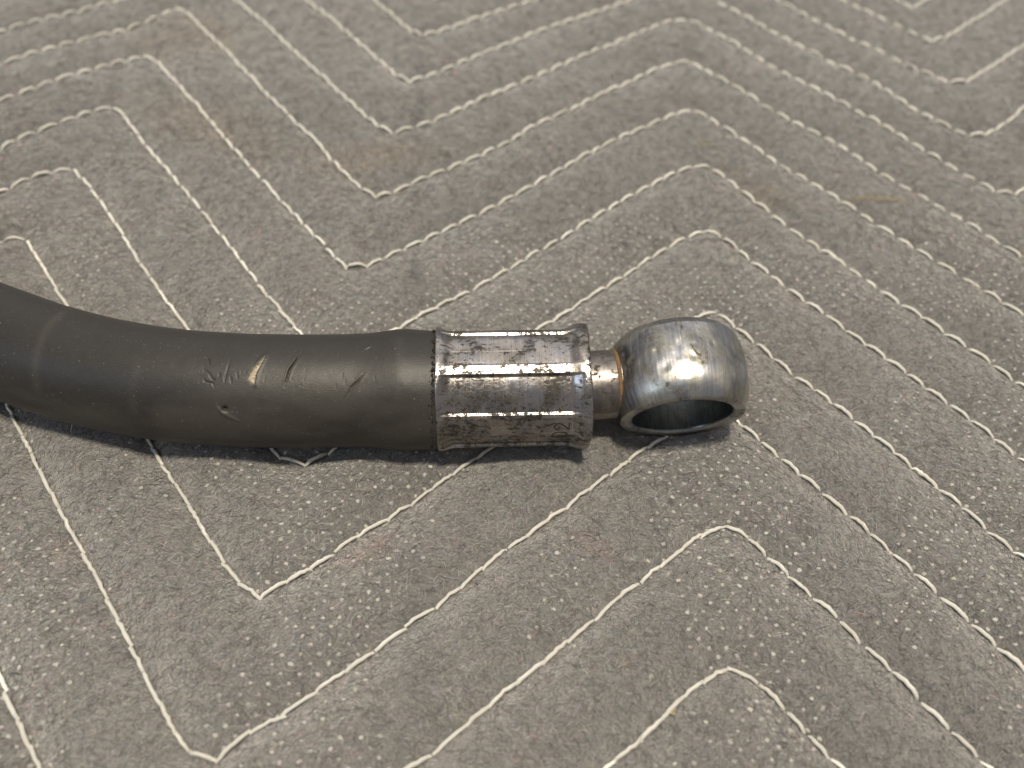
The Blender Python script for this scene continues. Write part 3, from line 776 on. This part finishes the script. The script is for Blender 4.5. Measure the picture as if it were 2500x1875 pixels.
# ding on the far end of the top face, thin parting lines left by the dies
Rr -= 0.45 * np.exp(-(((FXm - (FL - 3.0)) / 1.5) ** 2 + ((((FA - 98 + 180) % 360) - 180) / 7.0) ** 2))
for a0, amp in ((88.5, .10), (12.0, .09)):
    Rr -= amp * np.exp(-((FA - a0 - 0.25 * np.sin(FXm * .5)) / 0.5) ** 2) * sstep(1.5, 3, FXm) * sstep(FL - 8, FL - 12, FXm)
def fer_point(A, X, r):
    A = np.radians(A)
    return FER_A + X[..., None] * ax + r[..., None] * (np.cos(A)[..., None] * fr + np.sin(A)[..., None] * up)
rows_r = [(fx[0] + .5, np.full(na, 12.1)), (fx[0] + 0.03, Rr[0] - .55), (fx[0] - 0.12, Rr[0] - .22)]
body = [(x, Rr[i]) for i, x in enumerate(fx)]
end = [(FL + .13, Rr[-1] - .18), (FL + .22, Rr[-1] - .6), (FL + .10, Rr[-1] - 1.5), (FL - .2, np.full(na, 10.6)), (FL - .35, np.full(na, 8.6)), (FL - .5, np.full(na, 7.0))]
allr = rows_r + body + end
X = np.array([np.full(na, q[0]) for q in allr]); Rm = np.array([q[1] for q in allr])
X[:3] += 0.16 * np.sin(np.radians(fa * 5))[None] * 0.6; X[-8:] += (0.22 * np.sin(np.radians(fa * 3 + 50)) + 0.12 * (vnoise(fa, 0 * fa, 14, 5) - .5))[None]
A = np.broadcast_to(fa, X.shape)
Vf = fer_point(A, X, Rm).reshape(-1, 3)
fuv = np.c_[X.ravel(), np.radians(A).ravel() * 12.5]
ferrule = mesh_obj('crimped_ferrule', Vf - ORIG, grid_faces(len(allr), na, closed_v=True, flip=True), M_FERRULE, hose_thing, uv=fuv)
tag(ferrule, 'crimped steel ferrule with eight raised ridges and flaking dark oxide')

# stamped digits 0 and 2, reading round the ferrule near its outer end
def stamp(name, strokes, x0, a0, hgt, wid, lw):
    """strokes in a unit box (u right, v up of the glyph); glyph top points to the hose, the line of digits runs up round the ferrule"""
    VV, FF, off = [], [], 0
    for st in strokes:
        P = np.array(st, float)
        Ln = np.concatenate([[0], np.cumsum(np.hypot(*np.diff(P, axis=0).T))])
        n = max(6, int(Ln[-1] * 14)); q = np.linspace(0, Ln[-1], n)
        P = np.c_[np.interp(q, Ln, P[:, 0]), np.interp(q, Ln, P[:, 1])]
        X_ = x0 - P[:, 1] * hgt; W_ = P[:, 0] * wid
        D = np.gradient(np.c_[X_, W_], axis=0); D /= np.linalg.norm(D, axis=1)[:, None] + 1e-9
        Nn = np.c_[-D[:, 1], D[:, 0]]
        for sgn in (-1, 1):
            xx = X_ + sgn * Nn[:, 0] * lw / 2; ww = W_ + sgn * Nn[:, 1] * lw / 2
            aa = a0 + np.degrees(ww / 12.5)
            ra = np.array([np.interp((u % 360), fa, Rr[int(np.clip(round(v / FL * (nx - 1)), 0, nx - 1))]) for u, v in zip(aa, xx)])
            VV.append(fer_point(aa, xx, ra + 0.035))
        f = np.array([(off + i, off + i + 1, off + n + i + 1, off + n + i) for i in range(n - 1)])
        FF.append(f); off += 2 * n
    return mesh_obj(name, np.vstack(VV) - ORIG, np.vstack(FF), M_STAMP, ferrule)
th = np.linspace(0, 2 * np.pi, 28)
stamp('stamped_digit', [np.c_[.5 + .5 * np.cos(th), .5 + .5 * np.sin(th)]], FL - 4.6, -6.0, 3.0, 2.0, .26)
two = [(0.02, .72), (.08, .88), (.28, 1.0), (.6, 1.0), (.88, .86), (.92, .68), (.8, .5), (.05, .02), (.98, .02)]
stamp('stamped_digit', [two], FL - 4.2, 6.5, 3.0, 2.0, .26)

# --- neck between ferrule and eye, with a rusty braze ring
NECK_A = FER_A + ax * (FL - 1.5); nd_ = EYE_C - NECK_A; nlen = np.linalg.norm(nd_); nd_ /= nlen
nf = np.cross(nd_, [0, 0, 1.0]); nf /= np.linalg.norm(nf); nu = np.cross(nf, nd_)
def lathe(axis_o, d, f, u, prof, n, name, mat, parent, amp=0.0, seed=0):
    a_ = np.linspace(0, 2 * np.pi, n, endpoint=False)
    P = np.array(prof, float)
    X_ = np.repeat(P[:, 0], n).reshape(len(P), n); r_ = np.repeat(P[:, 1], n).reshape(len(P), n)
    if amp: r_ = r_ + amp * (fnoise(X_, np.broadcast_to(a_, X_.shape) * 7, 1.6, seed, 3) - 0.5)
    V_ = axis_o + X_[..., None] * d + r_[..., None] * (np.cos(a_)[None, :, None] * f + np.sin(a_)[None, :, None] * u)
    ln = np.concatenate([[0], np.cumsum(np.hypot(*np.diff(P, axis=0).T))])
    uv_ = np.c_[np.repeat(ln, n), np.tile(a_ * P[:, 1].max(), len(P))]
    return mesh_obj(name, V_.reshape(-1, 3) - ORIG, grid_faces(len(P), n, closed_v=True, flip=True), mat, parent, uv=uv_)
npr = [(0, 7.35), (1.5, 7.35)] + [(x, 7.35) for x in np.linspace(2.0, 11.0, 30)]
neck = lathe(NECK_A, nd_, nf, nu, npr, 120, 'neck', M_NECK, hose_thing, 0.10, 401)
xr_ = 8.3
lathe(NECK_A, nd_, nf, nu, [(xr_ - .4, 7.3), (xr_ - .25, 7.52), (xr_, 7.62), (xr_ + .25, 7.6), (xr_ + .45, 7.45), (xr_ + .5, 7.2)], 140, 'rusty_braze_ring', M_RUST, neck, 0.25, 411)

# --- banjo eye: barrel shaped ring, its bore axis nearly level and pointing at the viewer
ef = np.cross(EYE_N, [0, 0, 1.0]); ef /= np.linalg.norm(ef); eu = np.cross(ef, EYE_N)
prof = []
W = EYE_W
for t in np.linspace(-W, W, 61):
    q = abs(t / W)
    r = EYE_RM - (EYE_RM - EYE_RF) * q ** 2.8
    if t < 0: r -= 0.9 * sstep(0.72, 1.0, q) ** 2
    prof.append((t, r))
front = [(W + .12, EYE_RF - .12), (W + .16, EYE_RF - .4), (W + .16, EYE_RH + .75), (W + .08, EYE_RH + .5), (W - .35, EYE_RH + .12)]
backp = [(-W + .3, EYE_RH + .1), (-W - .1, EYE_RH + .5), (-W - .14, EYE_RF - 1.6), (-W - .1, EYE_RF - 1.05)]
n = 220
aa = np.linspace(0, 2 * np.pi, n, endpoint=False)
PR = np.array(backp + prof + front)
Tm = np.repeat(PR[:, 0], n).reshape(-1, n); Rm2 = np.repeat(PR[:, 1], n).reshape(-1, n).copy()
outer = (np.arange(len(PR)) >= len(backp)) & (np.arange(len(PR)) < len(backp) + len(prof))
an = np.broadcast_to(aa, Tm.shape)
nz = 0.09 * (fnoise(np.cos(an) * 14 + 3, np.sin(an) * 14 + Tm, 6, 501, 3) - .5) + 0.05 * (fnoise(an * 14, Tm, 1.3, 511, 2) - .5)
Rm2 += nz * outer[:, None]
# bruises on the upper rim
bx = np.random.default_rng(9)
for k in range(46):
    # mostly on the upper left side
    a0 = bx.uniform(0.15, 2.6); t0 = bx.uniform(-7.5, 3.0); s_ = bx.uniform(.18, .5); dp = bx.uniform(.05, .2)
    dd = ((((an - a0 + np.pi) % (2 * np.pi)) - np.pi) * 14 / s_) ** 2 + ((Tm - t0) / (s_ * bx.uniform(1, 3))) ** 2
    Rm2 -= dp * np.exp(-dd) * outer[:, None]
Ve = EYE_C + Tm[..., None] * EYE_N + Rm2[..., None] * (np.cos(an)[..., None] * ef + np.sin(an)[..., None] * eu)
ln = np.concatenate([[0], np.cumsum(np.hypot(*np.diff(PR, axis=0).T))])
euv = np.c_[np.tile(aa * 14.0, len(PR)), np.repeat(ln, n)]
eye = mesh_obj('banjo_eye', Ve.reshape(-1, 3) - ORIG, grid_faces(len(PR), n, closed_v=True, flip=True), M_EYE, hose_thing, uv=euv)
tag(eye, 'barrel shaped silvery banjo eye with a wide open bore')
bp = [(W - .35, EYE_RH + .12), (W - .6, EYE_RH)] + [(t, EYE_RH + 0.02 * math.sin(t * 9)) for t in np.linspace(W - 1, -W + 1, 40)] + [(-W + .6, EYE_RH), (-W + .3, EYE_RH + .1)]
lathe(EYE_C, EYE_N, ef, eu, bp, 200, 'bore', M_BORE, eye)

# ------------------------------------------------------------------ small loose bits on the cloth
def thread_tube(pts, r, n=5):
    P = catmull(np.array(pts, float), 8)
    T = np.gradient(P, axis=0); T /= np.linalg.norm(T, axis=1)[:, None] + 1e-9
    a_ = np.cross(T, [0.3, 0.2, 1.0]); a_ /= np.linalg.norm(a_, axis=1)[:, None] + 1e-9
    b_ = np.cross(T, a_)
    ang = np.linspace(0, 2 * np.pi, n, endpoint=False)
    V_ = P[:, None] + r * (np.cos(ang)[None, :, None] * a_[:, None] + np.sin(ang)[None, :, None] * b_[:, None])
    return V_.reshape(-1, 3), grid_faces(len(P), n, closed_v=True)
def gz_at(x, y): return float(surf(np.array([x]), np.array([y]))[0])

def wisp(name, strands, r, mat, label, category):
    VV, FF, off = [], [], 0
    for pts in strands:
        V_, F_ = thread_tube([(x, y, gz_at(x, y) + h) for x, y, h in pts], r)
        VV.append(V_); FF.append(F_ + off); off += len(V_)
    V_ = np.vstack(VV); c = V_[0].copy()
    o = mesh_obj(name, V_ - c, np.vstack(FF), mat)
    o.location = c * MM
    return tag(o, label, category)

g = np.random.default_rng(77)
def scatter_strands(path, n, spread, keep=0.5):
    out = []
    P = np.array(path, float)
    for k in range(n):
        a0 = g.uniform(0, 1 - keep); q = np.linspace(a0, a0 + keep * g.uniform(.5, 1), 5) * (len(P) - 1)
        x = np.interp(q, range(len(P)), P[:, 0]) + g.normal(0, spread); y = np.interp(q, range(len(P)), P[:, 1]) + g.normal(0, spread)
        x = x + g.normal(0, .25, 5); y = y + g.normal(0, .25, 5)
        out.append([(a, b, .12 + .25 * abs(math.sin(i * 1.3 + k))) for i, (a, b) in enumerate(zip(x, y))])
    return out
wisp('straw_wisp', scatter_strands([(95, 69.3), (101, 68.7), (109, 68.3), (117, 67.1)], 16, .5), 0.045, M_STRAW,
     'pale yellow straw wisp lying level across the stitch rows at far right', 'straw')
wisp('straw_wisp', scatter_strands([(55.3, 97), (58.3, 91.9), (60.8, 87.9), (68, 80), (73, 71.5)], 14, .9, .3), 0.04, M_STRAW,
     'faint yellowish straw wisp running down from the far stitched peak', 'straw')
wisp('lint_fibre', [[(-95.5, -17.2, .15), (-95.2, -16.2, .9), (-94.9, -15.2, 1.9), (-94.85, -14.6, 2.9)]], 0.06, M_LINT,
     'single pale curled fibre standing against the lower edge of the hose', 'lint')
wisp('thread_knot', [[(28.4 + .55 * math.cos(a) * (1 - .3 * k), -74.2 + .5 * math.sin(a + k), .5 + .25 * math.sin(2 * a + k)) for a in np.linspace(0, 6.0, 9)] for k in range(3)], 0.13, M_STRAW,
     'tiny yellow thread knot on the nearest stitched peak', 'knot')
